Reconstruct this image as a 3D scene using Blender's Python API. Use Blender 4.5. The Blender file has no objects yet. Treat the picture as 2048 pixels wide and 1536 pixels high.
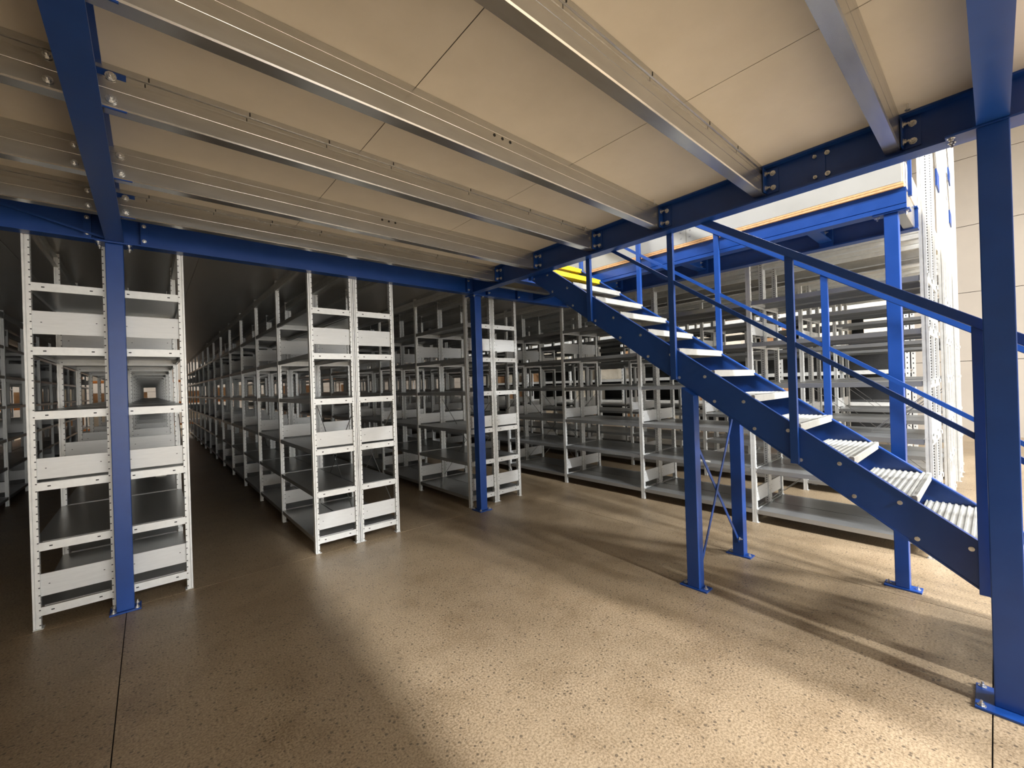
import bpy, math, random
from mathutils import Matrix, Vector
random.seed(7)
S = bpy.context.scene
COL = S.collection

# ------------------------------------------------------------------ camera
YAW = math.radians(40.9); ROLL = math.radians(1.83); CAMH = 1.55
fw = Vector((math.sin(YAW), math.cos(YAW), 0)); rt = Vector((math.cos(YAW), -math.sin(YAW), 0)); up = Vector((0, 0, 1))
cr = rt * math.cos(ROLL) - up * math.sin(ROLL)
cu = rt * math.sin(ROLL) + up * math.cos(ROLL)
cam = bpy.data.cameras.new('camera'); cam.sensor_width = 36; cam.lens = 838 / 2048 * 36; cam.clip_start = 0.05; cam.clip_end = 200
co = bpy.data.objects.new('camera', cam); COL.objects.link(co)
M = Matrix((cr, cu, -fw)).transposed().to_4x4(); M.translation = (0, 0, CAMH)
co.matrix_world = M
S.camera = co

# ------------------------------------------------------------------ world, light, exposure
S.view_settings.view_transform = 'Standard'; S.view_settings.look = 'None'
S.view_settings.gamma = 1; S.view_settings.use_curve_mapping = False
S.view_settings.exposure = 0.5
W = bpy.data.worlds.new('world'); S.world = W; W.use_nodes = True
W.node_tree.nodes['Background'].inputs[0].default_value = (1, 0.95, 0.85, 1)
W.node_tree.nodes['Background'].inputs[1].default_value = 0.02


def area(name, loc, size, power, direction, color=(1, 0.93, 0.80)):
    l = bpy.data.lights.new(name, 'AREA'); l.shape = 'RECTANGLE'
    l.size, l.size_y = size; l.energy = power; l.color = color
    o = bpy.data.objects.new(name, l); COL.objects.link(o)
    o.location = loc
    o.rotation_euler = Vector(direction).to_track_quat('-Z', 'Y').to_euler()
    return o


# unseen fill light added at the south wall behind the camera; no door there
area('south_fill_light', (5.0, -13.6, 2.6), (12.0, 5.0), 850, (0, 1, -0.02), (0.93, 0.97, 1.0))
# unseen high-bay lights; several added to fill floor, landing and far rows
for (lx, ly, lp) in ((10.4, 5.5, 420), (10.4, 12.0, 320), (1.9, -5.6, 1150), (1.9, -10.0, 2400), (3.6, -12.2, 900), (1.0, 2.6, 420), (-5.0, -10.5, 80), (6.5, -6.0, 900), (6.5, 1.0, 170), (11.8, -7.0, 70), (0.5, 24.9, 420), (8.0, 24.9, 350), (-7.0, 24.9, 350), (-11.3, 14.0, 500)):
    area('high_bay_and_fill_light', (lx, ly, 7.2), (0.22, 3.4), lp, (0, 0, -1), (0.97, 0.98, 1.0))

# ------------------------------------------------------------------ materials
def new_mat(name):
    m = bpy.data.materials.new(name); m.use_nodes = True
    nt = m.node_tree; b = nt.nodes['Principled BSDF']
    return m, nt, b


def lk(nt, a, b): nt.links.new(a, b)


def noise(nt, scale, detail=4, rough=0.5, coord='Object', vec=None, stretch=None):
    n = nt.nodes.new('ShaderNodeTexNoise'); n.inputs['Scale'].default_value = scale
    n.inputs['Detail'].default_value = detail; n.inputs['Roughness'].default_value = rough
    if coord == 'World':
        g = nt.nodes.new('ShaderNodeNewGeometry'); src = g.outputs['Position']
    else:
        t = nt.nodes.new('ShaderNodeTexCoord'); src = t.outputs[coord]
    if stretch:
        mp = nt.nodes.new('ShaderNodeMapping'); mp.inputs['Scale'].default_value = stretch
        lk(nt, src, mp.inputs['Vector']); src = mp.outputs[0]
    lk(nt, src, n.inputs['Vector'])
    return n.outputs['Fac']


def ramp(nt, fac, stops):
    r = nt.nodes.new('ShaderNodeValToRGB'); e = r.color_ramp.elements
    while len(e) < len(stops): e.new(0.5)
    for i, (p, c) in enumerate(stops):
        e[i].position = p; e[i].color = (*c, 1) if len(c) == 3 else c
    lk(nt, fac, r.inputs['Fac']); return r.outputs['Color']


def mathn(nt, op, a, b=None):
    n = nt.nodes.new('ShaderNodeMath'); n.operation = op
    for i, v in enumerate((a, b)):
        if v is None: continue
        if isinstance(v, (int, float)): n.inputs[i].default_value = v
        else: lk(nt, v, n.inputs[i])
    return n.outputs[0]


def simple(name, c0, c1, rough, metal=0.0, scale=6, rvar=0.08, coord='World', bump=0.0, stretch=None, bscale=None):
    m, nt, b = new_mat(name)
    f = noise(nt, scale, 5, 0.6, coord, stretch=stretch)
    lk(nt, ramp(nt, f, [(0.3, c0), (0.7, c1)]), b.inputs['Base Color'])
    r = nt.nodes.new('ShaderNodeMapRange'); r.inputs['To Min'].default_value = rough - rvar; r.inputs['To Max'].default_value = rough + rvar
    lk(nt, f, r.inputs['Value']); lk(nt, r.outputs[0], b.inputs['Roughness'])
    b.inputs['Metallic'].default_value = metal
    if bump:
        bn = nt.nodes.new('ShaderNodeBump'); bn.inputs['Strength'].default_value = bump; bn.inputs['Distance'].default_value = 0.002
        lk(nt, noise(nt, bscale or scale * 8, 4, 0.6, coord), bn.inputs['Height']); lk(nt, bn.outputs[0], b.inputs['Normal'])
    return m


BLUE = simple('blue_paint', (0.008, 0.052, 0.25), (0.011, 0.062, 0.29), 0.34, 0.0, 9, 0.06, bump=0.05)
GALV = simple('galvanised_steel', (0.50, 0.50, 0.49), (0.58, 0.58, 0.57), 0.25, 0.85, 9, 0.04, stretch=(0.6, 3, 3))
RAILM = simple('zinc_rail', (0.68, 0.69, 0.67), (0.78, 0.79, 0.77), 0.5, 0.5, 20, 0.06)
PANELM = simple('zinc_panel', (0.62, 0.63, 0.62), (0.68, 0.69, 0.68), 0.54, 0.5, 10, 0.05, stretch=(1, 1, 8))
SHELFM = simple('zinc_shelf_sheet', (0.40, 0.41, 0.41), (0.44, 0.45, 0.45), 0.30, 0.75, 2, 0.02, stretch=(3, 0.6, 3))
DECKM = simple('metal_deck_sheet', (0.72, 0.71, 0.69), (0.76, 0.75, 0.73), 0.38, 0.7, 2, 0.02, stretch=(4, 0.7, 1))
BOLT = simple('bolt_zinc', (0.66, 0.66, 0.64), (0.80, 0.80, 0.78), 0.28, 0.9, 40, 0.05)
DARK = simple('dark_recess', (0.012, 0.012, 0.012), (0.02, 0.02, 0.02), 0.8, 0, 20, 0.05)
TREADM = simple('tread_zinc', (0.42, 0.42, 0.385), (0.50, 0.50, 0.465), 0.5, 0.25, 22, 0.06, bump=0.1)
YELLOW = simple('yellow_paint', (0.80, 0.56, 0.01), (0.90, 0.66, 0.02), 0.5, 0, 15, 0.05)
CHIP = simple('chipboard', (0.74, 0.68, 0.57), (0.84, 0.78, 0.67), 0.6, 0, 2.2, 0.05, bump=0.12, bscale=160)
CHIPEDGE = simple('chipboard_edge', (0.62, 0.33, 0.13), (0.78, 0.46, 0.22), 0.7, 0, 40, 0.05)
WHITEP = simple('white_board', (0.38, 0.37, 0.33), (0.44, 0.43, 0.39), 0.5, 0, 2, 0.05)
WALLM = simple('wall_panel', (0.34, 0.30, 0.25), (0.385, 0.34, 0.285), 0.6, 0, 0.8, 0.05)
ROOFM = simple('roof_sheet', (0.55, 0.55, 0.52), (0.62, 0.62, 0.58), 0.6, 0, 1.5, 0.05)
CARD = simple('cardboard', (0.42, 0.22, 0.10), (0.56, 0.32, 0.16), 0.8, 0, 7, 0.05)
CARDW = simple('pale_carton', (0.66, 0.58, 0.46), (0.76, 0.69, 0.57), 0.7, 0, 7, 0.05)
ORANGE = simple('orange_paint', (0.68, 0.20, 0.03), (0.76, 0.26, 0.05), 0.5, 0, 9, 0.05)
PINK = simple('pink_carton', (0.75, 0.25, 0.35), (0.80, 0.32, 0.42), 0.7, 0, 9, 0.05)
RED = simple('red_carton', (0.6, 0.04, 0.04), (0.66, 0.06, 0.05), 0.6, 0, 9, 0.05)
PAPER = simple('paper_scrap', (0.75, 0.72, 0.62), (0.85, 0.82, 0.74), 0.7, 0, 30, 0.05)

# lamp
LAMP, nt, b = new_mat('lamp_tube'); b.inputs['Base Color'].default_value = (1, 1, 1, 1)
b.inputs['Emission Color'].default_value = (1, 0.95, 0.84, 1); b.inputs['Emission Strength'].default_value = 14

# upright with punched slots
def upright_mat():
    m, nt, b = new_mat('punched_upright_steel')
    tc = nt.nodes.new('ShaderNodeTexCoord'); sp = nt.nodes.new('ShaderNodeSeparateXYZ'); lk(nt, tc.outputs['Object'], sp.inputs[0])
    ge = nt.nodes.new('ShaderNodeNewGeometry'); sn = nt.nodes.new('ShaderNodeSeparateXYZ'); lk(nt, ge.outputs['Normal'], sn.inputs[0])
    x = mathn(nt, 'ABSOLUTE', sp.outputs[0]); y = mathn(nt, 'ABSOLUTE', sp.outputs[1]); z = sp.outputs[2]
    nx = mathn(nt, 'ABSOLUTE', sn.outputs[0]); ny = mathn(nt, 'ABSOLUTE', sn.outputs[1])
    fz = mathn(nt, 'FRACT', mathn(nt, 'DIVIDE', z, 0.05))
    slot = mathn(nt, 'MULTIPLY', mathn(nt, 'GREATER_THAN', x, 0.02), mathn(nt, 'LESS_THAN', mathn(nt, 'ABSOLUTE', mathn(nt, 'SUBTRACT', x, 0.0335)), 0.0045))
    slot = mathn(nt, 'MULTIPLY', slot, mathn(nt, 'LESS_THAN', mathn(nt, 'ABSOLUTE', mathn(nt, 'SUBTRACT', fz, 0.5)), 0.07))
    slot = mathn(nt, 'MULTIPLY', slot, mathn(nt, 'GREATER_THAN', ny, 0.7))
    fz2 = mathn(nt, 'FRACT', mathn(nt, 'DIVIDE', z, 0.025))
    dot = mathn(nt, 'MULTIPLY', mathn(nt, 'LESS_THAN', y, 0.0045), mathn(nt, 'LESS_THAN', mathn(nt, 'ABSOLUTE', mathn(nt, 'SUBTRACT', fz2, 0.5)), 0.22))
    dot = mathn(nt, 'MULTIPLY', dot, mathn(nt, 'GREATER_THAN', nx, 0.7))
    dot = mathn(nt, 'MULTIPLY', dot, mathn(nt, 'GREATER_THAN', x, 0.03))
    hole = mathn(nt, 'MAXIMUM', slot, dot)
    f = noise(nt, 20, 4, 0.6, 'World')
    c = ramp(nt, f, [(0.3, (0.66, 0.67, 0.65)), (0.7, (0.77, 0.78, 0.76))])
    mx = nt.nodes.new('ShaderNodeMix'); mx.data_type = 'RGBA'
    lk(nt, hole, mx.inputs['Factor']); lk(nt, c, mx.inputs['A']); mx.inputs['B'].default_value = (0.02, 0.02, 0.02, 1)
    lk(nt, mx.outputs['Result'], b.inputs['Base Color'])
    mm = mathn(nt, 'MULTIPLY', mathn(nt, 'SUBTRACT', 1.0, hole), 0.5)
    lk(nt, mm, b.inputs['Metallic']); b.inputs['Roughness'].default_value = 0.5
    return m


UPM = upright_mat()


def floor_mat():
    m, nt, b = new_mat('polished_concrete')
    big = noise(nt, 0.55, 5, 0.6, 'World'); mid = noise(nt, 3.0, 6, 0.65, 'World'); fine = noise(nt, 95, 4, 0.7, 'World')
    c = ramp(nt, big, [(0.3, (0.30, 0.225, 0.140)), (0.7, (0.40, 0.315, 0.21))])
    c2 = ramp(nt, mid, [(0.32, (0.62, 0.58, 0.52)), (0.52, (1, 1, 1))])
    mx = nt.nodes.new('ShaderNodeMix'); mx.data_type = 'RGBA'; mx.blend_type = 'MULTIPLY'; mx.inputs['Factor'].default_value = 0.55
    lk(nt, c, mx.inputs['A']); lk(nt, c2, mx.inputs['B'])
    c3 = ramp(nt, fine, [(0.36, (0.50, 0.46, 0.40)), (0.60, (1.14, 1.12, 1.10))])
    mx2 = nt.nodes.new('ShaderNodeMix'); mx2.data_type = 'RGBA'; mx2.blend_type = 'MULTIPLY'; mx2.inputs['Factor'].default_value = 0.9
    lk(nt, mx.outputs['Result'], mx2.inputs['A']); lk(nt, c3, mx2.inputs['B'])
    # dark aggregate pits, denser in patches
    vo = nt.nodes.new('ShaderNodeTexVoronoi'); vo.inputs['Scale'].default_value = 50
    g = nt.nodes.new('ShaderNodeNewGeometry'); lk(nt, g.outputs['Position'], vo.inputs['Vector'])
    sc = nt.nodes.new('ShaderNodeSeparateColor'); lk(nt, vo.outputs['Color'], sc.inputs[0])
    pit = mathn(nt, 'MULTIPLY', mathn(nt, 'LESS_THAN', vo.outputs['Distance'], mathn(nt, 'MULTIPLY', sc.outputs[1], 0.38)), mathn(nt, 'LESS_THAN', sc.outputs[0], 0.55))
    mx3 = nt.nodes.new('ShaderNodeMix'); mx3.data_type = 'RGBA'
    lk(nt, mathn(nt, 'MULTIPLY', pit, 0.8), mx3.inputs['Factor']); lk(nt, mx2.outputs['Result'], mx3.inputs['A']); mx3.inputs['B'].default_value = (0.10, 0.075, 0.05, 1)
    lk(nt, mx3.outputs['Result'], b.inputs['Base Color'])
    r = nt.nodes.new('ShaderNodeMapRange'); r.inputs['To Min'].default_value = 0.30; r.inputs['To Max'].default_value = 0.52
    lk(nt, mid, r.inputs['Value']); lk(nt, r.outputs[0], b.inputs['Roughness'])
    bn = nt.nodes.new('ShaderNodeBump'); bn.inputs['Strength'].default_value = 0.12; bn.inputs['Distance'].default_value = 0.002
    lk(nt, fine, bn.inputs['Height']); lk(nt, bn.outputs[0], b.inputs['Normal'])
    return m


FLOORM = floor_mat()

# ------------------------------------------------------------------ mesh helpers
class MB:
    def __init__(s): s.v = []; s.f = []; s.m = []; s.mats = []

    def mi(s, mat):
        if mat not in s.mats: s.mats.append(mat)
        return s.mats.index(mat)

    def box(s, x0, x1, y0, y1, z0, z1, mat):
        i = len(s.v); k = s.mi(mat)
        s.v += [(x0, y0, z0), (x1, y0, z0), (x1, y1, z0), (x0, y1, z0), (x0, y0, z1), (x1, y0, z1), (x1, y1, z1), (x0, y1, z1)]
        for f in ((0, 3, 2, 1), (4, 5, 6, 7), (0, 1, 5, 4), (1, 2, 6, 5), (2, 3, 7, 6), (3, 0, 4, 7)):
            s.f.append(tuple(i + a for a in f)); s.m.append(k)
        return s

    def prism(s, prof, axis, a, b, mat):
        """closed profile extruded along axis; prof gives the two other coordinates in xyz order"""
        i = len(s.v); k = s.mi(mat); n = len(prof)
        for t in (a, b):
            for (p, q) in prof:
                s.v.append({'x': (t, p, q), 'y': (p, t, q), 'z': (p, q, t)}[axis])
        for j in range(n):
            s.f.append((i + j, i + (j + 1) % n, i + n + (j + 1) % n, i + n + j)); s.m.append(k)
        s.f.append(tuple(i + j for j in reversed(range(n)))); s.m.append(k)
        s.f.append(tuple(i + n + j for j in range(n))); s.m.append(k)
        return s

    def bar(s, p, q, w, h, mat, upv=(0, 0, 1)):
        p = Vector(p); q = Vector(q); d = (q - p).normalized(); u = Vector(upv)
        sd = d.cross(u)
        if sd.length < 1e-4: sd = Vector((1, 0, 0))
        sd.normalize(); u = sd.cross(d).normalized()
        i = len(s.v); k = s.mi(mat)
        for c in (p, q):
            for (a, b) in ((-1, -1), (1, -1), (1, 1), (-1, 1)):
                s.v.append(tuple(c + sd * (a * w / 2) + u * (b * h / 2)))
        for f in ((0, 1, 5, 4), (1, 2, 6, 5), (2, 3, 7, 6), (3, 0, 4, 7), (3, 2, 1, 0), (4, 5, 6, 7)):
            s.f.append(tuple(i + a for a in f)); s.m.append(k)
        return s

    def cyl(s, c, axis, r, a, b, mat, n=8, r2=None):
        pr = lambda rr: [(c[0] + rr * math.cos(2 * math.pi * j / n), c[1] + rr * math.sin(2 * math.pi * j / n)) for j in range(n)]
        i = len(s.v); k = s.mi(mat)
        for t, rr in ((a, r), (b, r2 or r)):
            for (p, q) in pr(rr):
                s.v.append({'x': (t, p, q), 'y': (p, t, q), 'z': (p, q, t)}[axis])
        for j in range(n):
            s.f.append((i + j, i + (j + 1) % n, i + n + (j + 1) % n, i + n + j)); s.m.append(k)
        s.f.append(tuple(i + j for j in reversed(range(n)))); s.m.append(k)
        s.f.append(tuple(i + n + j for j in range(n))); s.m.append(k)
        return s

    def merge(s, o, off=(0, 0, 0)):
        i = len(s.v); ks = [s.mi(m) for m in o.mats]
        s.v += [(a + off[0], b + off[1], c + off[2]) for a, b, c in o.v]
        s.f += [tuple(i + q for q in f) for f in o.f]; s.m += [ks[q] for q in o.m]
        return s

    def mesh(s, name, bevel=0):
        me = bpy.data.meshes.new(name); me.from_pydata(s.v, [], s.f)
        for m in s.mats: me.materials.append(m)
        me.polygons.foreach_set('material_index', s.m)
        me.update()
        import bmesh
        bm = bmesh.new(); bm.from_mesh(me); bmesh.ops.recalc_face_normals(bm, faces=bm.faces)
        bm.to_mesh(me); bm.free()
        return me


def put(name, me, parent=None, loc=(0, 0, 0), label=None, bevel=0.0):
    o = bpy.data.objects.new(name, me); COL.objects.link(o); o.location = loc
    if parent: o.parent = parent
    if label: o['label'] = label
    if bevel:
        b = o.modifiers.new('bevel', 'BEVEL'); b.width = bevel; b.segments = 2; b.limit_method = 'ANGLE'
    return o


def mk(name, mb, parent=None, loc=(0, 0, 0), label=None, bevel=0.0):
    return put(name, mb.mesh(name), parent, loc, label, bevel)


def thing(name, label, cat, loc=(0, 0, 0), group=None):
    o = bpy.data.objects.new(name, None); COL.objects.link(o); o.location = loc; o.empty_display_size = 0.1
    o['label'] = label; o['category'] = cat
    if group: o['group'] = group
    return o


def tag(o, label, cat, group=None):
    o['label'] = label; o['category'] = cat
    if group: o['group'] = group
    return o


def struct(o): o['kind'] = 'structure'; return o


def ibeam(c, z0, z1, w=0.10, tf=0.010, tw=0.008):
    """profile (across, z)"""
    a = w / 2; t = tw / 2
    return [(c - a, z0), (c + a, z0), (c + a, z0 + tf), (c + t, z0 + tf), (c + t, z1 - tf), (c + a, z1 - tf), (c + a, z1), (c - a, z1), (c - a, z1 - tf), (c - t, z1 - tf), (c - t, z0 + tf), (c - a, z0 + tf)]


def thin(poly, t):
    """thin-walled open polyline -> closed profile"""
    L = []; R = []
    n = len(poly)
    for i, (x, y) in enumerate(poly):
        ds = []
        if i > 0: ds.append((x - poly[i - 1][0], y - poly[i - 1][1]))
        if i < n - 1: ds.append((poly[i + 1][0] - x, poly[i + 1][1] - y))
        ns = []
        for d in ds:
            l = math.hypot(*d); ns.append((-d[1] / l, d[0] / l))
        if len(ns) == 2:
            sx = ns[0][0] + ns[1][0]; sy = ns[0][1] + ns[1][1]; l = math.hypot(sx, sy); sx /= l; sy /= l
            k = 1 / max(0.3, sx * ns[0][0] + sy * ns[0][1])
        else: sx, sy = ns[0]; k = 1
        L.append((x + sx * t / 2 * k, y + sy * t / 2 * k)); R.append((x - sx * t / 2 * k, y - sy * t / 2 * k))
    return L + R[::-1]


def hexbolt(mb, c, axis, side, r=0.011, mat=None):
    """c = point on the surface, side = +1/-1 outward direction along axis"""
    m = mat or BOLT
    i = 'xyz'.index(axis); a = c[i]; o = [c[j] for j in range(3) if j != i]
    mb.cyl(o, axis, r * 1.5, a, a + side * 0.003, m, 10)
    mb.cyl(o, axis, r, a + side * 0.003, a + side * 0.012, m, 6)
    mb.cyl(o, axis, r * 0.5, a + side * 0.012, a + side * 0.024, m, 6)


# ------------------------------------------------------------------ hall shell
EX, WX, NY, SY, RZ = 14.6, -13.0, 30.0, -14.0, 8.0
fl = struct(mk('floor', MB().box(WX, EX, SY, NY, -0.25, -0.012, DARK)))
XJ = [-0.16 + 4.06 * i for i in range(-4, 5)]; YJ = [0.04 + 4.16 * j for j in range(-4, 9)]
xs = [WX] + [x for x in XJ if WX < x < EX] + [EX]; ys = [SY] + [y for y in YJ if SY < y < NY] + [NY]
for i in range(len(xs) - 1):
    for j in range(len(ys) - 1):
        mk('slab', MB().box(xs[i] + .0025, xs[i + 1] - .0025, ys[j] + .0025, ys[j + 1] - .0025, -0.0118, 0, FLOORM), fl)


def panel_wall(name, axis, pos, a, b, out, mat):
    """wall of stacked horizontal sandwich panels"""
    w = MB()
    t0, t1 = sorted((pos + out * 0.03, pos + out * 0.2))
    (w.box(t0, t1, a, b, 0, RZ, DARK) if axis == 'x' else w.box(a, b, t0, t1, 0, RZ, DARK))
    w = struct(mk(name, w))
    zs = [0.0, 1.75, 3.36, 4.92, 6.5, RZ]
    for i in range(5):
        p = MB(); u0, u1 = sorted((pos, pos + out * 0.03))
        z0, z1 = zs[i] + (0.006 if i else 0), zs[i + 1] - 0.006
        (p.box(u0, u1, a, b, z0, z1, mat) if axis == 'x' else p.box(a, b, u0, u1, z0, z1, mat))
        mk('wall_panel', p, w)
    return w


panel_wall('wall_east', 'x', EX, SY, NY, 1, WALLM)
panel_wall('wall_west', 'x', WX, SY, NY, -1, WALLM)
panel_wall('wall_north', 'y', NY, WX, EX, 1, WALLM)
panel_wall('wall_south', 'y', SY, WX, EX, -1, WALLM)
roof = struct(mk('ceiling', MB().box(WX, EX, SY, NY, RZ, RZ + 0.15, ROOFM)))

# ------------------------------------------------------------------ mezzanine deck over the open bay (a ceiling here)
ZB, ZT = 2.66, 2.87          # beam underside, beam top
deck = struct(mk('ceiling', MB().box(-5.4, 3.05, -1.3, 4.24, 2.909, 2.93, DARK).box(-5.4, 1.31, -8.4, -1.3, 2.909, 2.93, DARK).box(2.22, 3.05, -2.6, -1.3, 2.909, 2.93, DARK)))  # dark top sheet paints joint shade; unseen south gap shaped to light the floor
PY = [-8.4, -6.5, -4.2, -1.3, -0.37, 0.99, 2.32, 3.66, 4.24]
PX = [-5.4, -4.33, -3.28, -2.23, -1.18, -0.13, 0.92, 1.97, 3.02]
for i in range(len(PX) - 1):
    for j in range(len(PY) - 1):
        if PX[i] > 0.9 and PY[j] < -1.4: continue
        mk('deck_panel', MB().box(PX[i] + .002, PX[i + 1] - .002, PY[j] + .002, PY[j + 1] - .002, ZT + .001, 2.908, CHIP), deck)
jm = MB()
for x in PX[1:-1]: jm.box(x - .0019, x + .0019, -8.3 if x <= .92 else -1.2, 4.2, ZT + .0035, 2.908, DARK)
for y in PY[1:-1]: jm.box(-5.3, 3.0 if y > -1 else .9, y - .0019, y + .0019, ZT + .0037, 2.908, DARK)
mk('joint_shade_strip', jm, deck)  # dark strips added inside the panel joints, standing in for shade
# landing bay deck east of the stair opening and over the shelving rows
ldeck = struct(mk('ceiling', MB().box(4.005, 9.5, 0.41, 4.24, 2.909, 2.93, DARK).box(3.05, 4.0, 3.42, 4.24, 2.909, 2.93, DARK)))  # top sheet coloured dark here too, for shade in the joints
LX = [4.005, 4.8, 5.9, 7.0, 8.1, 9.5]
for i in range(5):
    for (ya, yb) in ((0.41, 2.3), (2.3, 4.24)):
        mk('deck_panel', MB().box(LX[i] + .002, LX[i + 1] - .002, ya + .002, yb - .002, ZT + .001, 2.908, CHIP), ldeck)
mk('deck_panel', MB().box(3.05, 3.998, 3.42, 4.24, ZT + .001, 2.908, CHIP), ldeck)
# metal deck over the shelving field
mdeck = struct(mk('ceiling', MB().box(-10, 9.5, 4.26, 21.6, 2.905, 2.93, DECKM)))
px = -10.0
k = 0
while px < 9.4:
    x2 = min(px + 1.3, 9.5)
    for (ya, yb) in ((4.26, 8.6), (8.6, 12.9), (12.9, 17.2), (17.2, 21.6)):
        mk('deck_panel', MB().box(px + .002, x2 - .002, ya + .002, yb - .002, ZT + .005, 2.904, DECKM), mdeck)
    px = x2

# ------------------------------------------------------------------ blue main beams
def cleat(mb, x, y, side, zc=2.775):
    """angle cleat on the joist end at beam face x (side = -1: beam lies to +x)"""
    mb.box(min(x, x + side * 0.006), max(x, x + side * 0.006), y - 0.075, y - 0.004, zc - 0.075, zc + 0.075, BLUE)
    mb.box(min(x, x + side * 0.06), max(x, x + side * 0.06), y - 0.010, y - 0.004, zc - 0.075, zc + 0.075, BLUE)


JY = [0.297, 0.934, 1.645, 2.275, 3.005, 3.625]
def beam(name, axis, c, a, b, label, group='blue main beams of the mezzanine', extra=None, z0=ZB, z1=ZT):
    prof = ibeam(0, 0, z1 - z0) if not extra else [(-.05, 0), (.05, 0), (.05, .01), (-.038, .01), (-.038, z1 - z0 - .01), (.05, z1 - z0 - .01), (.05, z1 - z0), (-.05, z1 - z0), (-.05, .036), (-.045, .032), (-.05, .028)]
    if axis == 'y': loc = (c, (a + b) / 2, z0); mb = MB().prism(prof, 'y', a - loc[1], b - loc[1], BLUE)
    else: loc = ((a + b) / 2, c, z0); mb = MB().prism(ibeam(0, 0, z1 - z0), 'x', a - loc[0], b - loc[0], BLUE)
    t = thing(name, label, 'beam', loc, group)
    mk('beam_section', mb, t)
    return t


b_edge = beam('main_beam', 'y', 3.0, -1.6, 4.128, 'dark blue I-beam along the stair side of the deck, resting on the big right column')
for y in JY:
    c = MB(); cleat(c, -0.004, 0, -1, 0); mk('cleat', c, b_edge, (0, y - b_edge.location.y, 2.775 - ZB))
    q = MB()
    for dz in (-0.045, 0.045):
        hexbolt(q, (-0.010, -0.045, dz), 'x', -1); hexbolt(q, (-0.035, -0.010, dz), 'y', -1)
    mk('bolt', q, b_edge, (0, y - b_edge.location.y, 2.775 - ZB))
c = MB().box(-0.011, -0.004, -0.02, 0.02, -0.09, 0.09, BLUE)
for dz in (-0.06, 0.06): hexbolt(c, (-0.011, -0.03, dz), 'x', -1, 0.009); hexbolt(c, (-0.011, 0.03, dz), 'x', -1, 0.007)
mk('stiffener', c, b_edge, (0, 0.64 - b_edge.location.y, 2.768 - ZB))
b_left = beam('main_beam', 'y', -0.16, -1.6, 4.128, 'dark blue I-beam running from above the camera to the left blue column')
for y in JY:
    q = MB()
    for dz in (-0.045, 0.045):
        hexbolt(q, (0.075, -0.004, dz), 'y', -1, 0.012); hexbolt(q, (-0.095, -0.004, dz), 'y', -1, 0.010)
    q.box(0.004, 0.12, 0.004, 0.010, -0.08, 0.08, BLUE)
    mk('bolt', q, b_left, (0, y - b_left.location.y, 2.775 - ZB))
b_front = beam('main_beam', 'x', 4.18, -5.4, 4.75, 'long dark blue I-beam along the front of the shelving rows, over the two left columns')
for x in (-0.30, 0.0, 2.94, 3.25, 3.75):
    c = MB().box(-0.02, 0.02, -0.046, -0.004, 0.012, 0.198, BLUE)
    hexbolt(c, (0.0, -0.046, 0.04), 'y', -1, 0.009); hexbolt(c, (0.0, -0.046, 0.15), 'y', -1, 0.009)
    mk('stiffener', c, b_front, (x - b_front.location.x, 0, 0))
b_cam = beam('main_beam', 'x', -0.015, -0.10, 2.94, 'short dark blue I-beam at top right, joining the big right column from above the camera')
b_land = beam('landing_beam', 'y', 4.05, 0.38, 4.12, 'bright blue I-beam under the orange-edged deck across the stair opening', None, extra=True, z0=2.69, z1=2.835)
b_land2 = beam('landing_beam', 'y', 4.70, 0.38, 4.12, 'darker blue I-beam behind the bright one, in front of the right shelving row', None, z0=2.69, z1=2.868)
for k_, y in enumerate((0.98, 2.1, 3.2)):
    mk('stiffener', MB().box(-0.046, -0.004, -0.05, 0.05, 0.010, 0.16, BLUE), b_land2, (0, y - b_land2.location.y, 0))
    q = MB().prism(ibeam(0, 0, 0.12, 0.09), 'x', -0.55, 0, BLUE)
    t = thing('cross_beam', ('short blue cross beam under the landing deck, ' + ('nearest the landing column', 'middle of the three', 'nearest the yellow step')[k_]), 'beam', (4.645, y, 2.735), None)
    mk('beam_section', q, t)
    q = MB()
    for dz in (0.03, 0.08): hexbolt(q, (-0.03, -0.004, dz), 'y', -1, 0.009)
    mk('bolt', q, t)
b_hdr = beam('header_beam', 'x', 3.38, 3.055, 3.995, 'dark blue header beam carrying the top of the stair', None)

# big diagonal rod near left column
t = thing('brace_rod', 'thin dark blue diagonal rod in front of the beam left of the left column', 'rod', (-0.7, 4.1, 2.80))
mk('rod', MB().bar((0, 0, 0), (0.52, 0.02, -0.13), 0.014, 0.014, BLUE), t)

# ------------------------------------------------------------------ galvanised joists
H = ZT - 2.70
closed = [(0.062, 0.018), (0.062, 0.001), (0.005, 0.001), (0.001, 0.006), (0.001, 0.074), (0.002, 0.076), (0.001, 0.078), (0.001, 0.134), (0.0016, 0.135), (0.001, 0.136), (0.001, H - .001), (0.062, H - .001), (0.062, H - .018)]
openp = [(0.062, 0.018), (0.062, 0.001), (0.005, 0.001), (0.001, 0.006), (0.001, 0.068), (0.002, 0.070), (0.001, 0.072), (0.001, 0.110), (0.007, 0.124), (0.007, 0.141), (0.011, 0.143), (0.002, 0.147), (0.001, H - .001), (0.062, H - .001), (0.062, H - .018)]
P1 = thin(closed, 0.0022); P2 = thin(openp, 0.0022)
pos_r = ['nearest the camera at top right', 'second from the big right column', 'third from the big right column, with three round holes', 'fourth from the big right column', 'second from the shelving', 'closest to the shelving beam']
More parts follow.
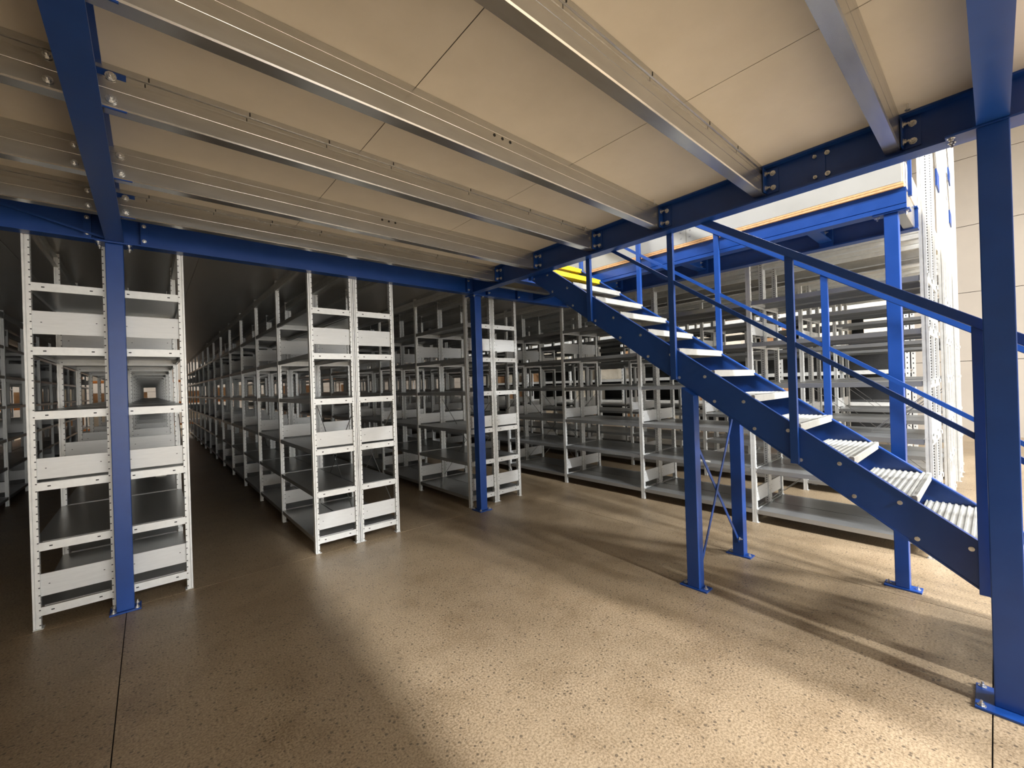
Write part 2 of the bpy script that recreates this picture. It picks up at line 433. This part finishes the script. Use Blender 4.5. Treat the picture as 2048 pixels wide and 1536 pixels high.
for side, (xa, xb) in (('r', (-0.152, 2.992)), ('l', (-3.35, -0.168))):
    for i, y in enumerate(JY):
        op = i in (1, 3, 5)
        L = xb - xa
        lab = (('galvanised joist right of the left beam, ' + pos_r[i]).replace(' with three', ' three')) if side == 'r' else ('galvanised joist left of the left beam, ' + ('hidden nearest the camera', 'nearest the camera', 'third from the camera', 'topmost in the upper left corner', 'middle of the three at the left edge', 'lowest, just above the shelving beam')[i])
        t = thing('steel_joist', lab, 'joist', (xa, y, 2.70), 'galvanised joists of the mezzanine')
        m = MB()
        m.prism(P2 if op else P1, 'x', 0, L, GALV)
        mk('joist_section', m, t)
        if op:
            tk = MB()
            xx = 0.18
            while xx < L - 0.2:
                tk.box(xx, xx + 0.005, -0.0012, -0.0002, H - .021, H - .004, DARK).box(xx - .012, xx - .008, 0.0055, 0.0065, 0.125, 0.140, DARK); xx += 0.36 if int(xx * 10) % 2 else 0.55  # offset lower boxes draw the lip slots' reflection on the web
            mk('slot', tk, t)
        elif side == 'r':
            tk = MB()
            for xx in (1.36, 1.413, 1.466):
                tk.cyl((0, 0), 'y', 0.008, -0.0015, 0.001, DARK, 14)
                n = 28
                for q in range(n): a, b_, c_ = tk.v[-n + q]; tk.v[-n + q] = (a + xx - xa, b_, c_ + H - 0.05)
            tk.cyl((1.14 - xa, H - 0.075), 'y', 0.005, 0.011, 0.014, DARK, 8)
            mk('hole', tk, t)
# joists in the landing strip behind the header
for y in (3.78,):
    t = thing('steel_joist', 'short galvanised joist under the deck above the second column', 'joist', (3.06, y, 2.70))
    mk('joist_section', MB().prism(P1, 'x', 0, 0.915, GALV), t)
t = thing('end_joist', 'galvanised end joist closing the landing deck beside the tall perforated uprights', 'joist', (4.06, 0.40, 2.70))
mk('joist_section', MB().prism(P1, 'x', 0, 0.62, GALV), t)
# screws through the deck
for (x, y) in ((2.86, 0.257), (2.84, 1.616), (2.84, 2.26)):
    q = MB().cyl((0, 0), 'z', 0.004, -0.03, 0, BOLT, 8).cyl((0, 0), 'z', 0.012, -0.034, -0.03, BOLT, 8)
    o = mk('deck_screw', q, deck, (x, y, ZT + 0.001))

# ------------------------------------------------------------------ columns
def column(label, cx, cy, w, top, plate=(0.18, 0.18), cap=True, name='steel_column', d=None, capd=None):
    d = d or w
    t = thing(name, label, 'column', (cx, cy, 0))
    mk('shaft', MB().box(-w / 2, w / 2, -d / 2, d / 2, 0.012, top - (0.012 if cap else 0), BLUE), t, bevel=0.004)
    a, b_ = plate[0] / 2, plate[1] / 2
    mk('base_plate', MB().box(-a, a, -b_, b_, 0.0005, 0.012, BLUE), t, bevel=0.002)
    q = MB()
    ps = [(-a + .022, -b_ + .022), (a - .022, -b_ + .022), (a - .022, b_ - .022), (-a + .022, b_ - .022)]
    if plate[0] < 0.13: ps = [(0, -b_ + .022), (0, b_ - .022)]
    for (x, y) in ps:
        q = MB(); hexbolt(q, (x, y, 0.012), 'z', 1, 0.010); mk('anchor_bolt', q, t)
    if cap:
        if capd: a, b_ = capd[0] / 2, capd[1] / 2; ps = [(i * (a - .02), j * (b_ - .02)) for i in (-1, 1) for j in (-1, 1)]
        mk('cap_plate', MB().box(-a, a, -b_, b_, top - 0.012, top - 0.0005, BLUE), t, bevel=0.002)
        for (x, y) in ps:
            q = MB(); hexbolt(q, (x, y, top - 0.012), 'z', -1, 0.010); mk('cap_bolt', q, t)
    return t


column('blue square column in front of the leftmost shelving end', -0.165, 4.175, 0.096, ZB, (0.17, 0.14), capd=(0.20, 0.15))
column('blue square column in front of the third shelving end, left of the stair', 3.09, 4.21, 0.098, ZB, (0.18, 0.18))
column('large dark blue column at the right edge, nearest the camera', 2.93, -0.015, 0.10, ZB, (0.22, 0.22), capd=(0.10, 0.30))
column('blue column under the near end of the landing deck, behind the stair', 4.055, 0.465, 0.078, 2.69, (0.10, 0.20))

# ------------------------------------------------------------------ staircase
st = thing('staircase', 'blue steel staircase with zinc treads climbing left to the mezzanine', 'stairs', (3.45, 0.5, 0))
def L3(x, y, z): return (x - 3.45, y - 0.5, z)
ztop = lambda y: 0.655 + 0.70 * y
zbot = lambda y: 0.415 + 0.70 * y
def stringer(x0, x1, fl0, fl1):
    m = MB()
    y0, y1 = -0.93, 3.28
    ylow = -0.593     # bottom edge meets the floor
    prof = [(y0 - 0.0 - 0.5, 0.0), (ylow - 0.5, 0.0), (y1 - 0.5, zbot(y1)), (y1 - 0.5, min(ztop(y1), 2.905)), (3.214 - 0.5, 2.905), (y0 - 0.5, ztop(y0))]
    prof = [(a, max(b_, 0)) for a, b_ in prof]
    m.prism(prof, 'x', x0 - 3.45, x1 - 3.45, BLUE)
    m.bar(L3((fl0 + fl1) / 2, y0 + .01, ztop(y0 + .01) - 0.004), L3((fl0 + fl1) / 2, 3.20, ztop(3.20) - 0.004), abs(fl1 - fl0), 0.008, BLUE)
    m.bar(L3((fl0 + fl1) / 2, ylow + .02, zbot(ylow + .02) + 0.004), L3((fl0 + fl1) / 2, y1 - .01, zbot(y1 - .01) + 0.004), abs(fl1 - fl0), 0.008, BLUE)
    return m
s1 = mk('stringer', stringer(3.060, 3.068, 3.056, 3.085), st)
s2 = mk('stringer', stringer(3.840, 3.848, 3.815, 3.848), st)

def tread_mesh(mat):
    m = MB(); xl, xr = 3.070 - 3.45, 3.838 - 3.45
    dpt = 0.285
    # rolled nose (front, towards -y)
    m.prism([(0.0, -0.046), (0.0, -0.006), (0.004, 0.0), (0.022, 0.0), (0.022, -0.004), (0.008, -0.008), (0.006, -0.046)], 'x', xl, xr, mat)
    m.box(xl, xr, dpt - 0.006, dpt, -0.046, 0.0, mat)
    m.box(xl, xr, 0.006, dpt - 0.006, -0.010, -0.007, mat)       # web between ribs
    y = 0.030
    while y < dpt - 0.015:
        m.prism([(y, -0.007), (y + 0.004, 0.0), (y + 0.012, 0.0), (y + 0.016, -0.007)], 'x', xl, xr, mat); y += 0.0285
    for xe in (xl, xr - 0.003): m.box(xe, xe + 0.003, 0.006, dpt - 0.006, -0.046, -0.010, mat)
    # return lip under nose and back
    m.box(xl, xr, 0.006, 0.03, -0.046, -0.043, mat); m.box(xl, xr, dpt - 0.03, dpt - 0.006, -0.046, -0.043, mat)
    # serration teeth along the nose
    x = xl + 0.05
    while x < xr - 0.05:
        m.box(x, x + 0.010, 0.002, 0.016, 0.0, 0.003, mat); x += 0.024
    # punched slots seen from below
    x = xl + 0.06
    while x < xr - 0.06:
        m.box(x, x + 0.008, 0.05, 0.13, -0.0108, -0.0101, DARK); m.box(x, x + 0.008, 0.16, 0.24, -0.0108, -0.0101, DARK); x += 0.022
    return m.mesh('tread')
tz, ty = tread_mesh(TREADM), tread_mesh(YELLOW)
bm_ = MB()
hexb = MB(); 
hexb.cyl((0, 0), 'x', 0.0115, -0.004, 0.0, BOLT, 12, ).cyl((0, 0), 'x', 0.008, -0.007, -0.004, BOLT, 12)
hexm = hexb.mesh('bolt')
for k in range(1, 17):
    ny, nz = 0.286 + 0.258 * (k - 5), 0.885 + 0.1795 * (k - 5)
    o = put('tread', ty if k >= 15 else tz, st, L3(3.45, ny, nz))
    if k >= 15: o['label'] = 'bright yellow tread at the stair top'
    for dy in (0.068, 0.262):
        if nz - 0.043 < ztop(ny + dy) - 0.01:
            put('stair_bolt', hexm, s1, (3.060 - 3.45, ny + dy - 0.5, nz - 0.045))
# railings
hz = lambda y: 1.745 + 0.692 * y
mz = lambda y: 1.172 + 0.70 * y
PYS = [-0.73, 0.052, 0.832, 1.612, 2.40, 3.16]
for (xx, nm) in ((3.045, 'near'), (3.868, 'far')):
    for y in PYS:
        zb = zbot(y) + 0.0 if nm == 'near' else zbot(y) + 0.02
        zb = max(zb, 0.0)
        mk('railing_post', MB().box(xx - 0.015 - 3.45, xx + 0.015 - 3.45, y - 0.022 - 0.5, y + 0.022 - 0.5, zb, hz(y) - 0.02, BLUE), st, bevel=0.002)
    mk('handrail', MB().bar(L3(xx, -0.75, hz(-0.75) - 0.008), L3(xx, 3.18, hz(3.18) - 0.008), 0.046, 0.046, BLUE), st, bevel=0.004)
    mk('mid_rail', MB().bar(L3(xx + (0.0), -0.73, mz(-0.73)), L3(xx, 3.16, mz(3.16)), 0.022, 0.026, BLUE), st)

# stair support trestle
tr = thing('stair_trestle', 'blue two-legged trestle with crossed braces under the middle of the stair', 'support', (3.45, 1.49, 0))
for (cx, nm) in ((3.035, 0), (3.86, 1)):
    w = 0.045
    zt = zbot(1.49 - w) if nm == 0 else zbot(1.49 - w) - 0.0
    m = MB(); 
    m.prism([(1.445 - 1.49, 0.010), (1.535 - 1.49, 0.010), (1.535 - 1.49, zbot(1.535) - 0.004), (1.445 - 1.49, zbot(1.445) - 0.004)], 'x', cx - 0.04 - 3.45, cx + 0.04 - 3.45, BLUE)
    mk('leg', m, tr, bevel=0.003)
    mk('base_plate', MB().box(cx - 0.05 - 3.45, cx + 0.05 - 3.45, -0.10, 0.10, 0.0005, 0.010, BLUE), tr)
    for dy in (-0.075, 0.075):
        q = MB(); hexbolt(q, (cx - 3.45, dy, 0.010), 'z', 1, 0.010); mk('anchor_bolt', q, tr)
mk('cross_brace', MB().bar((3.075 - 3.45, -0.01, 1.08), (3.82 - 3.45, -0.01, 0.13), 0.006, 0.025, BLUE), tr)
mk('cross_brace', MB().bar((3.075 - 3.45, -0.02, 0.13), (3.82 - 3.45, -0.02, 1.35), 0.006, 0.025, BLUE), tr)
q = MB(); hexbolt(q, (3.80 - 3.45, -0.02, 0.16), 'y', -1, 0.010); mk('brace_bolt', q, tr)

# ------------------------------------------------------------------ landing edge boards
t = thing('landing_edge_board', 'double orange-brown chipboard edge on top of the bright blue landing beam', 'board', (3.99, 2.3, 2.835))
mk('lower_board', MB().box(-0.01, 0.10, -1.91, 1.82, 0.001, 0.016, CHIPEDGE), t)
mk('upper_board', MB().box(-0.01, 0.10, -1.91, 1.82, 0.019, 0.034, CHIPEDGE), t)
t = thing('landing_parapet', 'white panelled parapet standing on the landing edge above the orange boards', 'parapet', (4.00, 2.3, 2.871))
mk('parapet_panel', MB().box(-0.02, 0.0, -1.90, -0.36, 0, 0.75, WHITEP), t)
mk('parapet_panel', MB().box(-0.02, 0.0, -0.355, 1.9, 0, 0.75, WHITEP), t)
for (y, z) in ((-0.40, 0.05), (-0.40, 0.11), (-0.31, 0.05), (-0.31, 0.11)):
    mk('rivet', MB().cyl((y, z), 'x', 0.006, -0.0225, -0.02, GALV, 8), t)
tag(mk('landing_fascia', MB().box(4.02, 9.45, 0.394, 0.408, 2.875, 3.06, CHIP)), 'pale chipboard fascia along the deck edge behind the tall uprights', 'board')
t = thing('guard_post', 'short blue post above the corner of the landing deck', 'post', (4.13, 0.372, 2.80))
mk('post_tube', MB().box(-0.02, 0.02, -0.010, 0.010, 0, 1.1, BLUE), t)

# ------------------------------------------------------------------ shelving
LEV = [0.113, 0.548, 0.955, 1.438, 1.877, 2.315]
PAN = [(0.212, 0.362), (1.003, 1.145), (1.994, 2.152)]
RW = 0.425

def up_profile(s):
    p = [(0, -.022), (.011, -.022), (.011, -.012), (.016, -.012), (.016, -.022), (.038, -.022), (.038, .022), (.016, .022), (.016, .012), (.011, .012), (.011, .022), (0, .022), (0, .005), (.005, .005), (.005, -.005), (0, -.005)]
    return [(a * s, b_) for a, b_ in p]

def up_mb(s, h, mat=None): return MB().prism(up_profile(s), 'z', 0.004, h, mat or UPM)
_c = {}
def up_mesh(s, h):
    if (s, h) not in _c: _c[(s, h)] = up_mb(s, h).mesh('upright')
    return _c[(s, h)]
foot_m = MB().box(0.0, 0.050, -0.035, 0.03, 0.0005, 0.004, RAILM).mesh('foot')
foot_m2 = MB().box(-0.050, 0.0, -0.035, 0.03, 0.0005, 0.004, RAILM).mesh('foot')

def rail_mb():
    m = MB().prism(thin([(-0.008, -0.027), (-0.018, -0.027), (-0.018, 0.027), (-0.008, 0.027)], 0.002), 'x', 0.038, RW - 0.038, RAILM)
    for x in (0.085, RW - 0.105): m.box(x, x + 0.016, -0.0196, -0.0189, -0.004, 0.004, DARK)
    return m
rail_m = rail_mb().mesh('cross_rail')

def pan_mb(h):
    m = MB().box(0.036, RW - 0.036, -0.006, -0.002, 0, h, PANELM)
    m.box(0.040, RW - 0.040, -0.002, 0.008, h - 0.003, h, PANELM)
    for (x, z) in ((0.075, h * .5), (RW - 0.08, h * .55)): m.box(x, x + 0.008, -0.0066, -0.006, z, z + 0.005, DARK)
    return m
pan_m = [pan_mb(b_ - a).mesh('end_panel') for a, b_ in PAN]

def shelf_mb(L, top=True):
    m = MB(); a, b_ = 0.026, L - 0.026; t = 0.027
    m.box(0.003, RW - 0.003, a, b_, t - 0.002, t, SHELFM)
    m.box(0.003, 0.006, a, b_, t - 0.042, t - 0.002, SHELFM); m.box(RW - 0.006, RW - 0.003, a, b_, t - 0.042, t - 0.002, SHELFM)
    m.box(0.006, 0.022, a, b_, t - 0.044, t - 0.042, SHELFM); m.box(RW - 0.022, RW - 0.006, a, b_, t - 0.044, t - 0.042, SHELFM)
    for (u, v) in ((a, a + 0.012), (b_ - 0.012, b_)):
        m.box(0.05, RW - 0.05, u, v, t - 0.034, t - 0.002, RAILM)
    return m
_s = {}
def shelf_mesh(L):
    if L not in _s: _s[L] = shelf_mb(L).mesh('shelf')
    return _s[L]

def topbeam_mb(L): return MB().prism(thin([(0.030, 0.0), (0.0, 0.0), (0.0, 0.03), (0.008, 0.04), (0.0, 0.05), (0.0, 0.09), (0.030, 0.09)], 0.002), 'y', 0.02, L - 0.02, RAILM)
_t = {}
def topbeam_mesh(L):
    if L not in _t: _t[L] = topbeam_mb(L).mesh('top_beam')
    return _t[L]
rod_mb = lambda L: MB().bar((RW-.005, 0.03, 0.18), (RW-.005, L - 0.03, 1.35), 0.006, 0.006, GALV).bar((RW-.005, L - 0.03, 0.18), (RW-.005, 0.03, 1.35), 0.006, 0.006, GALV)
clip_m = MB().box(0.0, 0.046, -0.030, 0.030, -0.004, 0.0, RAILM).box(0.0, 0.046, -0.030, -0.026, -0.034, 0.0, RAILM).mesh('shelf_clip')

def frame_mb(h=2.862):
    m = MB()
    m.merge(up_mb(1, h, RAILM)); m.merge(up_mb(-1, h, RAILM), (RW, 0, 0))
    for z in LEV: m.merge(MB().box(0.038, RW - 0.038, -0.018, -0.008, -0.027, 0.027, RAILM), (0, 0, z))
    for a, b_ in PAN: m.box(0.038, RW - 0.038, -0.006, -0.002, a, b_, PANELM)
    return m
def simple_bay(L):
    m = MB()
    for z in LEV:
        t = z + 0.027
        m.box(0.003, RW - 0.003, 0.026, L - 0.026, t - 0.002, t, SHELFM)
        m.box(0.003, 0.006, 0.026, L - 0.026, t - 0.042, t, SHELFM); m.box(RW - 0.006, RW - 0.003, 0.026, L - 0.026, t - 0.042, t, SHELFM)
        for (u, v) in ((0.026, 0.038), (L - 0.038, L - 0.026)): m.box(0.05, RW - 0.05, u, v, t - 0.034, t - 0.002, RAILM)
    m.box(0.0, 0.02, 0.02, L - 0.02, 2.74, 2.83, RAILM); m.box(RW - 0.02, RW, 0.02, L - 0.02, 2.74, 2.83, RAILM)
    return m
FR = frame_mb()

def run(x0, y0, pitch, nb, detail0, detail1, label, tall=None, clips=0):
    """one single-sided shelving run; bays detail0..detail1-1 are built part by part, the rest joined"""
    t = thing('shelving_run', label, 'shelving', (x0, y0, 0))
    far = MB(); SB = simple_bay(pitch)
    for k in range(nb + 1):
        y = k * pitch
        if detail0 <= k <= detail1:
            h = tall if (tall and k == 0) else 2.862
            put('upright', up_mesh(1, h), t, (0, y, 0)); put('upright', up_mesh(-1, h), t, (RW, y, 0))
            if k < 2: put('foot', foot_m, t, (0, y, 0)); put('foot', foot_m2, t, (RW, y, 0))
            for z in LEV: put('cross_rail', rail_m, t, (0, y, z))
            for (a, b_), pm in zip(PAN, pan_m): put('end_panel', pm, t, (0, y, a))
            if k < clips:
                for z in LEV: put('shelf_clip', clip_m, t, (0.0, y, z + 0.034))
                for z in LEV: put('shelf_clip', clip_m, t, (RW - 0.046, y, z + 0.034))
        else: far.merge(FR, (0, y, 0))
        if k < nb:
            if detail0 <= k < detail1:
                for z in LEV: put('shelf', shelf_mesh(pitch), t, (0, y, z))
                put('top_beam', topbeam_mesh(pitch), t, (0, y, 2.74)); 
                put('top_beam', topbeam_mesh(pitch), t, (RW - 0.03, y, 2.74))
                if k % 3 == 0: mk('brace_rod', rod_mb(pitch), t, (0.0, y, 0))
            else: far.merge(SB, (0, y, 0))
    if far.v:
        o = mk('far_bays', far, t); o['kind'] = 'stuff'
    return t

def row(x0, y0, pitch, nb, d0, d1, lab_a, lab_b, tall=None, clips=0):
    run(x0, y0, pitch, nb, d0, d1, lab_a, tall, clips)
    run(x0 + RW + 0.006, y0, pitch, nb, d0, d1, lab_b, tall, clips)

row(-0.625, 4.27, 1.30, 13, 0, 5, 'left half of the shelving row behind the left blue column', 'right half of the shelving row behind the left blue column, facing the dark aisle')
row(1.155, 4.265, 1.30, 13, 0, 6, 'left half of the free-standing shelving row in the middle, facing the long dark aisle', 'right half of the free-standing middle shelving row, facing the second column')
row(3.02, 4.37, 1.30, 13, 0, 5, 'left half of the shelving row just behind the second blue column', 'right half of the shelving row just right of the second blue column')
row(4.82, 0.37, 1.333, 15, 0, 6, 'front half of the long shelving row behind the stair, nearest the stair', 'back half of the long shelving row behind the stair', 5.6, 3)
row(6.63, 0.37, 1.333, 15, 0, 3, 'front half of the second shelving row behind the stair', 'back half of the second shelving row behind the stair', 5.6, 3)
row(8.44, 0.37, 1.333, 15, 0, 2, 'front half of the third shelving row behind the stair, beside the bright aisle', 'back half of the third shelving row behind the stair, along the bright aisle', 5.6, 2)
for i, nm in enumerate(('nearest row', 'second row', 'third row', 'fourth row')):
    x0 = -2.435 - 1.81 * i
    row(x0, 4.27, 1.30, 13, 99, 99, '%s of dim shelving left of the left column, half farther from it' % nm, '%s of dim shelving left of the left column, half nearer to it' % nm)

# small blue brackets on the tall uprights above the deck
for (x, z, tilt, w) in ((5.75, 3.95, 1, 0), (5.75, 3.40, 1, 1), (7.55, 3.98, 1, 2), (7.55, 3.45, 1, 3)):
    m = MB().box(-0.02, 0.25, -0.012, 0.0, -0.08, 0.08, BLUE)
    m.prism([(-0.02, 0.08), (0.06, 0.08), (-0.25, 0.45), (-0.32, 0.45)], 'y', -0.010, -0.002, GALV)
    o = mk('rail_bracket', m, None, (x, 0.34, z))
    tag(o, 'small dark blue bracket with grey arm on the tall uprights, ' + ('upper one nearer the stair', 'lower one nearer the stair', 'upper one farther right', 'lower one farther right')[w], 'bracket', 'blue brackets above the deck')

# grey beams along the deck over rows behind the stair
for i, x in enumerate((5.9, 6.2, 7.7, 8.0)):
    t = thing('deck_joist', 'long grey joist under the deck behind the stair, %s from the landing beam' % ('first', 'second', 'third', 'fourth')[i], 'joist', (x, 2.3, 2.70), 'grey joists behind the stair')
    mk('joist_section', MB().prism([(a, b_) for a, b_ in P1], 'y', -1.85, 1.85, GALV), t)

# ------------------------------------------------------------------ tube lights under the deck, far right
for i, (x, y) in enumerate(((9.95, 1.6), (9.95, 2.9), (9.95, 4.3), (9.95, 5.9))):
    t = thing('ceiling_light', 'small white tube light over the bright aisle behind the stair, %s the camera side' % ('first from', 'second from', 'third from', 'fourth from')[i], 'light', (x, y, 2.66), 'tube lights under the deck')
    mk('housing', MB().box(-0.05, 0.05, -0.2, 0.2, 0.0, 0.04, RAILM), t)
    mk('diffuser', MB().box(-0.035, 0.035, -0.18, 0.18, -0.02, 0.0, LAMP), t)

# ------------------------------------------------------------------ storage racks with boxes at the far ends
def rack(x0, x1, y0, y1, along, label, lev, nb, beam_m, h=3.2):
    t = thing('storage_rack', label, 'rack', ((x0 + x1) / 2, (y0 + y1) / 2, 0))
    cx, cy = (x0 + x1) / 2, (y0 + y1) / 2
    for k in range(nb + 1):
        f = k / nb
        for e in (0, 1):
            if along == 'y': px, py = (x0, x1)[e], y0 + (y1 - y0) * f
            else: px, py = x0 + (x1 - x0) * f, (y0, y1)[e]
            m = MB().box(-0.04, 0.04, -0.03, 0.03, 0, h, RAILM)
            zz = 0.1
            while zz < h - 0.1: m.box(-0.041, 0.041, -0.008, 0.008, zz, zz + 0.03, DARK); zz += 0.1
            mk('upright', m, t, (px - cx, py - cy, 0))
    if along == 'y': mk('void_shade_sheet', MB().box(x1 - cx + 0.04, x1 - cx + 0.05, y0 - cy, y1 - cy, 0.05, h, DARK), t)  # dark sheet added in place of the unlit voids behind the rack
    for z in lev:
        for e in (0, 1):
            if along == 'y': mk('rack_beam', MB().box(-0.03, 0.03, y0 - cy, y1 - cy, z - 0.08, z, beam_m), t, ((x0, x1)[e] - cx, 0, 0))
            else: mk('rack_beam', MB().box(x0 - cx, x1 - cx, -0.03, 0.03, z - 0.08, z, beam_m), t, (0, (y0, y1)[e] - cy, 0))
        mk('rack_shelf', MB().box(x0 - cx + .04, x1 - cx - .04, y0 - cy, y1 - cy, z - 0.02, z - 0.001, GALV), t)

rack(11.0, 11.9, 1.1, 16.0, 'y', 'white storage rack with cartons across the bright aisle behind the stair', [0.25, 0.95, 1.6, 2.3, 2.95], 7, RAILM, 3.4)
rack(-9.0, 4.0, 23.5, 24.5, 'x', 'orange-beamed rack with cartons at the far end of the dark aisle', [0.3, 1.25, 2.2, 3.2], 6, ORANGE, 4.2)
rack(4.6, 10.0, 23.5, 24.5, 'x', 'orange-beamed rack at the far right end of the aisles', [0.3, 1.25, 2.2, 3.2], 3, ORANGE, 4.2)

def boxm(w, d, h, mat):
    m = MB().box(-w / 2, w / 2, -d / 2, d / 2, 0, h, mat)
    m.box(-0.025, 0.025, -d / 2 - 0.001, d / 2 + 0.001, h - 0.001, h + 0.0015, CARDW if mat is CARD else CARD)
    return m.mesh('carton')
bs = [boxm(0.5, 0.6, 0.36, CARD), boxm(0.6, 0.8, 0.42, CARDW), boxm(0.45, 0.45, 0.28, CARD), boxm(0.6, 0.5, 0.34, CARDW), boxm(0.3, 0.4, 0.2, RED)]
ORD = ['first', 'second', 'third', 'fourth', 'fifth', 'sixth', 'seventh', 'eighth', 'ninth', 'tenth', 'eleventh', 'twelfth', 'thirteenth', 'fourteenth', 'fifteenth', 'sixteenth', 'seventeenth', 'eighteenth', 'nineteenth', 'twentieth']
lname = ['lowest', 'second', 'third', 'fourth', 'top']
for li, z in enumerate((0.25, 0.95, 1.6, 2.3, 2.95)):
    y = 1.5; cnt = 0
    while y < 15.5:
        if random.random() < (0.25, 0.35, 0.45, 0.75, 0.8)[li]:
            i = random.choice((0, 1, 2, 3, 1, 3, 4 if li == 2 else 0))
            o = put('carton', bs[i], None, (11.4, y, z + 0.0005))
            tag(o, '%s carton from the right on the %s shelf of the white rack' % (ORD[cnt], lname[li]), 'box', 'cartons on the white rack, %s shelf' % lname[li]); cnt += 1
        y += 0.95
for li, z in enumerate((0.3, 1.25, 2.2, 3.2)):
    x = -8.4; cnt = 0
    while x < 9.6:
        if random.random() < 0.8 and not (3.6 < x < 5.0):
            o = put('carton', bs[random.choice((0, 0, 1, 2, 3))], None, (x, 24.0, z + 0.0005)); o.scale = (1.5, 1, 1.6)
            tag(o, '%s carton from the left on the %s shelf of the orange-beamed racks' % (ORD[cnt], lname[li]), 'box', 'cartons on the orange racks, %s shelf' % lname[li]); cnt += 1
        x += 1.0
# pink and green cartons on the rack row
for (x, y, z, m, lb) in ((8.65, 3.2, 0.576, PINK, 'flat pink carton on a low shelf seen under the stair'), (8.65, 2.6, 0.576, PINK, 'second flat pink carton further left on the same low shelf')):
    tag(mk('flat_carton', MB().box(-0.15, 0.15, -0.22, 0.22, 0, 0.1, m).box(-0.15, 0.15, -0.02, 0.02, 0.1, 0.102, CARDW), None, (x, y, z)), lb, 'box')

# scraps
m = MB().prism([(-0.05, -0.01), (0.0, -0.03), (0.05, -0.01), (0.03, 0.02), (-0.02, 0.025)], 'z', 0, 0.012, PAPER)
tag(mk('paper_scrap', m, None, (0.085, 6.6, 0.576 - 0.0)), 'small crumpled pale scrap lying on the lower shelf behind the left column', 'scrap')
m = MB().bar((0, 0, 0.004), (0.0, -0.16, 0.004), 0.012, 0.006, PAPER).bar((0, 0, 0.004), (0.0, 0.02, 0.07), 0.012, 0.006, PAPER)
tag(mk('plastic_strap', m, None, (4.90, 2.35, 0.576)), 'bent white strap lying on the second shelf behind the trestle', 'strap')
